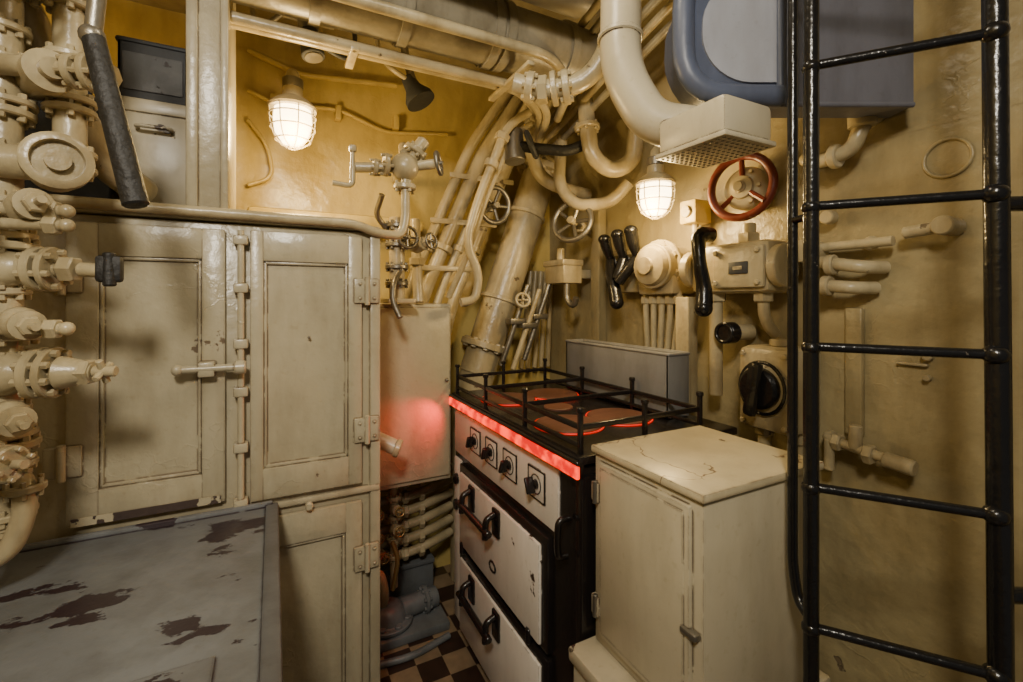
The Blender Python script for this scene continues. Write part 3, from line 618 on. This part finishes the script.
# ------------------------------------------------------------------ left valve manifold
b=B('valve_bank')
b.cyl((-0.43,1.15,0.85),(-0.43,1.15,2.39),0.027,CREAMP,seg=24)
b.cyl((-0.345,1.17,1.53),(-0.345,1.17,2.39),0.025,CREAMP,seg=20)
b.cyl((-0.49,1.05,0.95),(-0.49,1.05,2.39),0.030,CREAMP,seg=24)
random.seed(3)
z=0.90
while z<2.1:
    b.flange((-0.43,1.15,z),(random.uniform(-.05,.05),0,1),random.choice((0.044,0.05,0.038)),0.014,CREAMP,8); 
    if random.random()<.6: b.flange((-0.43,1.15,z+.018),(0,0,1),0.046,0.012,CREAMP,8)
    z+=random.uniform(.055,.09)
z=1.0
while z<2.1:
    b.flange((-0.49,1.05,z),(0,0,1),random.choice((0.046,0.052)),0.016,CREAMP,8); z+=random.uniform(.08,.13)
for z in (1.55,1.58,1.66,1.68,1.76,1.86,1.90): b.flange((-0.345,1.17,z),(0,0,1),0.040,0.013,CREAMP,6)
b.valve((-0.42,1.13,1.355),(1,-.3,0),0.034,CREAMP,None,0.15); b.flange((-0.37,1.115,1.355),(1,-.3,0),0.040,0.014,CREAMP,6); b.flange((-0.35,1.108,1.355),(1,-.3,0),0.040,0.010,CREAMP,6)
b.nut((-0.325,1.10,1.355),(1,-.3,0),0.024,0.024,CREAMP); b.cyl((-0.31,1.095,1.355),(-0.275,1.082,1.353),0.013,CREAMP)
b.box((-0.283,1.066,1.332),(-0.245,1.090,1.380),RUB,0.006); b.cyl((-0.264,1.075,1.385),(-0.262,1.07,1.325),0.010,RUB)
b.valve((-0.42,1.13,1.17),(1,-.3,0),0.038,CREAMP,None,0.13); b.flange((-0.37,1.115,1.17),(1,-.3,0),0.046,0.016,CREAMP,8); b.flange((-0.35,1.11,1.17),(1,-.3,0),0.046,0.012,CREAMP,8); b.cyl((-0.34,1.1,1.17),(-0.29,1.09,1.17),0.03,CREAMP,0.018)
b.nut((-0.30,1.092,1.17),(1,-.3,0),0.024,0.02,CREAMP); b.cyl((-0.29,1.09,1.17),(-0.255,1.08,1.17),0.010,CREAMP)
for a in range(4): b.cyl((-0.275,1.085,1.17),(-0.275+.007*math.cos(a*1.57+.5),1.085+.022*math.cos(a*1.57+.5),1.17+.024*math.sin(a*1.57+.5)),0.006,CREAMP,seg=8)
b.lathe((-0.335,1.08,1.543),(.35,-1,0),[(0.040,-.09),(.042,-.02),(.049,-.015),(.049,.008),(.043,.012),(.036,.012),(.034,.0),(.018,.0),(.018,.012),(0,.012)],CREAMP,28)
b.cyl((-0.43,1.12,1.543),(-0.33,1.12,1.543),0.03,CREAMP)
b.lathe((-0.35,1.09,1.70),(.6,-1,0),[(0.028,-.09),(.03,-.02),(.036,-.015),(.036,.010),(.018,.012),(.018,.028),(0,.028)],CREAMP,24)
b.cyl((-0.43,1.12,1.71),(-0.27,1.06,1.70),0.018,CREAMP); b.flange((-0.31,1.075,1.703),(1,-.4,0),0.030,0.014,CREAMP,6); b.flange((-0.285,1.066,1.702),(1,-.4,0),0.034,0.012,CREAMP,6); b.nut((-0.26,1.057,1.70),(1,-.4,0),0.022,0.02,CREAMP)
b.valve((-0.46,1.04,1.46),(.8,-1,0),0.036,CREAMP,None,0.10); b.valve((-0.43,1.08,1.03),(.8,-.5,0),0.034,CREAMP,None,0.08); b.flange((-0.385,1.05,1.03),(.8,-.5,0),0.03,0.014,CREAMP,6)
for z in (1.455,1.43,1.25): b.cyl((-0.44,1.1,z),(-0.32,1.07,z),0.010,CREAMP); b.nut((-.34,1.075,z),(1,-.25,0),.018,.02,CREAMP); b.sph((-.32,1.07,z),.012,CREAMP)
b.valve((-0.38,1.10,1.46),(.6,-1,.1),0.030,CREAMP,None,.08); b.valve((-0.39,1.10,1.26),(.7,-1,-.1),0.028,CREAMP,None,.07,.024); b.valve((-0.40,1.09,1.10),(.7,-1,-.1),0.028,CREAMP,None,.07)
b.tube([(-0.43,1.14,1.00),(-0.395,1.13,.98),(-0.39,1.12,0.92),(-0.41,1.12,0.86),(-0.45,1.12,0.84),(-.46,1.12,.80)],0.017,CREAMP,0.05)
b.tube([(-0.52,1.07,0.97),(-0.49,1.06,0.95),(-0.485,1.06,0.88),(-0.50,1.08,0.81)],0.016,CREAMP,0.05); b.flange((-0.395,1.13,.965),(0,0,1),.030,.014,CREAMP,6)
b.tube([(-0.43,1.2,1.86),(-0.38,1.25,1.72),(-0.33,1.30,1.60),(-0.28,1.40,1.56)],0.035,CREAMP,0.06)
b.box((-0.60,1.14,1.0),(-0.43,1.16,1.04),CREAMP); b.box((-0.60,1.14,1.78),(-0.43,1.16,1.82),CREAMP)
b.tube([(-0.43,1.1,1.85),(-0.36,1.02,1.86),(-0.33,1.0,1.95),(-0.33,1.0,2.39)],0.02,CREAMP,0.04)
b.valve((-0.41,1.07,1.84),(.6,-1,.2),0.036,CREAMP,CREAMP,0.08,0.035); b.flange((-.345,1.01,1.9),(0,-.1,1),.034,.014,CREAMP,6)
b.done()
b=B('rubber_grip_lever')
b.cyl((-0.24,0.97,1.95),(-0.262,0.98,1.72),0.012,STEEL); b.cyl((-0.262,0.98,1.735),(-0.198,0.945,1.453),0.016,RUB,0.0185,seg=20); b.sph((-0.262,0.98,1.73),0.018,STEEL)
b.cyl((-0.24,0.97,1.95),(-0.30,0.99,1.96),0.02,STEEL)
b.done()
# ------------------------------------------------------------------ lighting
alight('rear_fill_light',(-0.30,-0.35,2.2),(0.25,1.3,1.0),0.26,29,(1.0,0.91,0.76))  # unseen fill added above and behind the camera, no fixture here
alight('aisle_fill_light',(0.35,0.75,2.36),(0.35,0.9,0.0),0.2,4,(1.0,0.85,0.6))  # second added fill over the aisle, no lamp of the galley
l=bpy.data.lights.new('added_red_spill','SPOT'); l.energy=5; l.color=(1,0.03,0.01); l.spot_size=R(95); l.spot_blend=0.8; l.shadow_soft_size=0.008  # added spot that throws extra red spill from the strip onto hanging_locker
aim(bpy.data.objects.new('added_red_spill',l),(0.615,1.66,0.905),(0.44,1.76,0.76))
alight('added_red_spill.001',(0.612,1.3,0.90),(0.2,1.3,0.80),0.03,0.8,(1.0,0.03,0.01),0.7)  # added area light along the strip, strengthens its red spill
w=bpy.data.worlds.new('world'); bpy.context.scene.world=w; w.use_nodes=True
w.node_tree.nodes['Background'].inputs[0].default_value=(0.95,0.9,0.8,1); w.node_tree.nodes['Background'].inputs[1].default_value=0.11
# ------------------------------------------------------------------ camera
cd=bpy.data.cameras.new('camera'); cd.lens=16.19; cd.sensor_width=36; cd.shift_y=-0.0401; cd.clip_start=0.02
co=bpy.data.objects.new('camera',cd); co.location=(0,0,1.3); co.rotation_euler=(R(90),0,R(-27.38))
bpy.context.scene.collection.objects.link(co); bpy.context.scene.camera=co
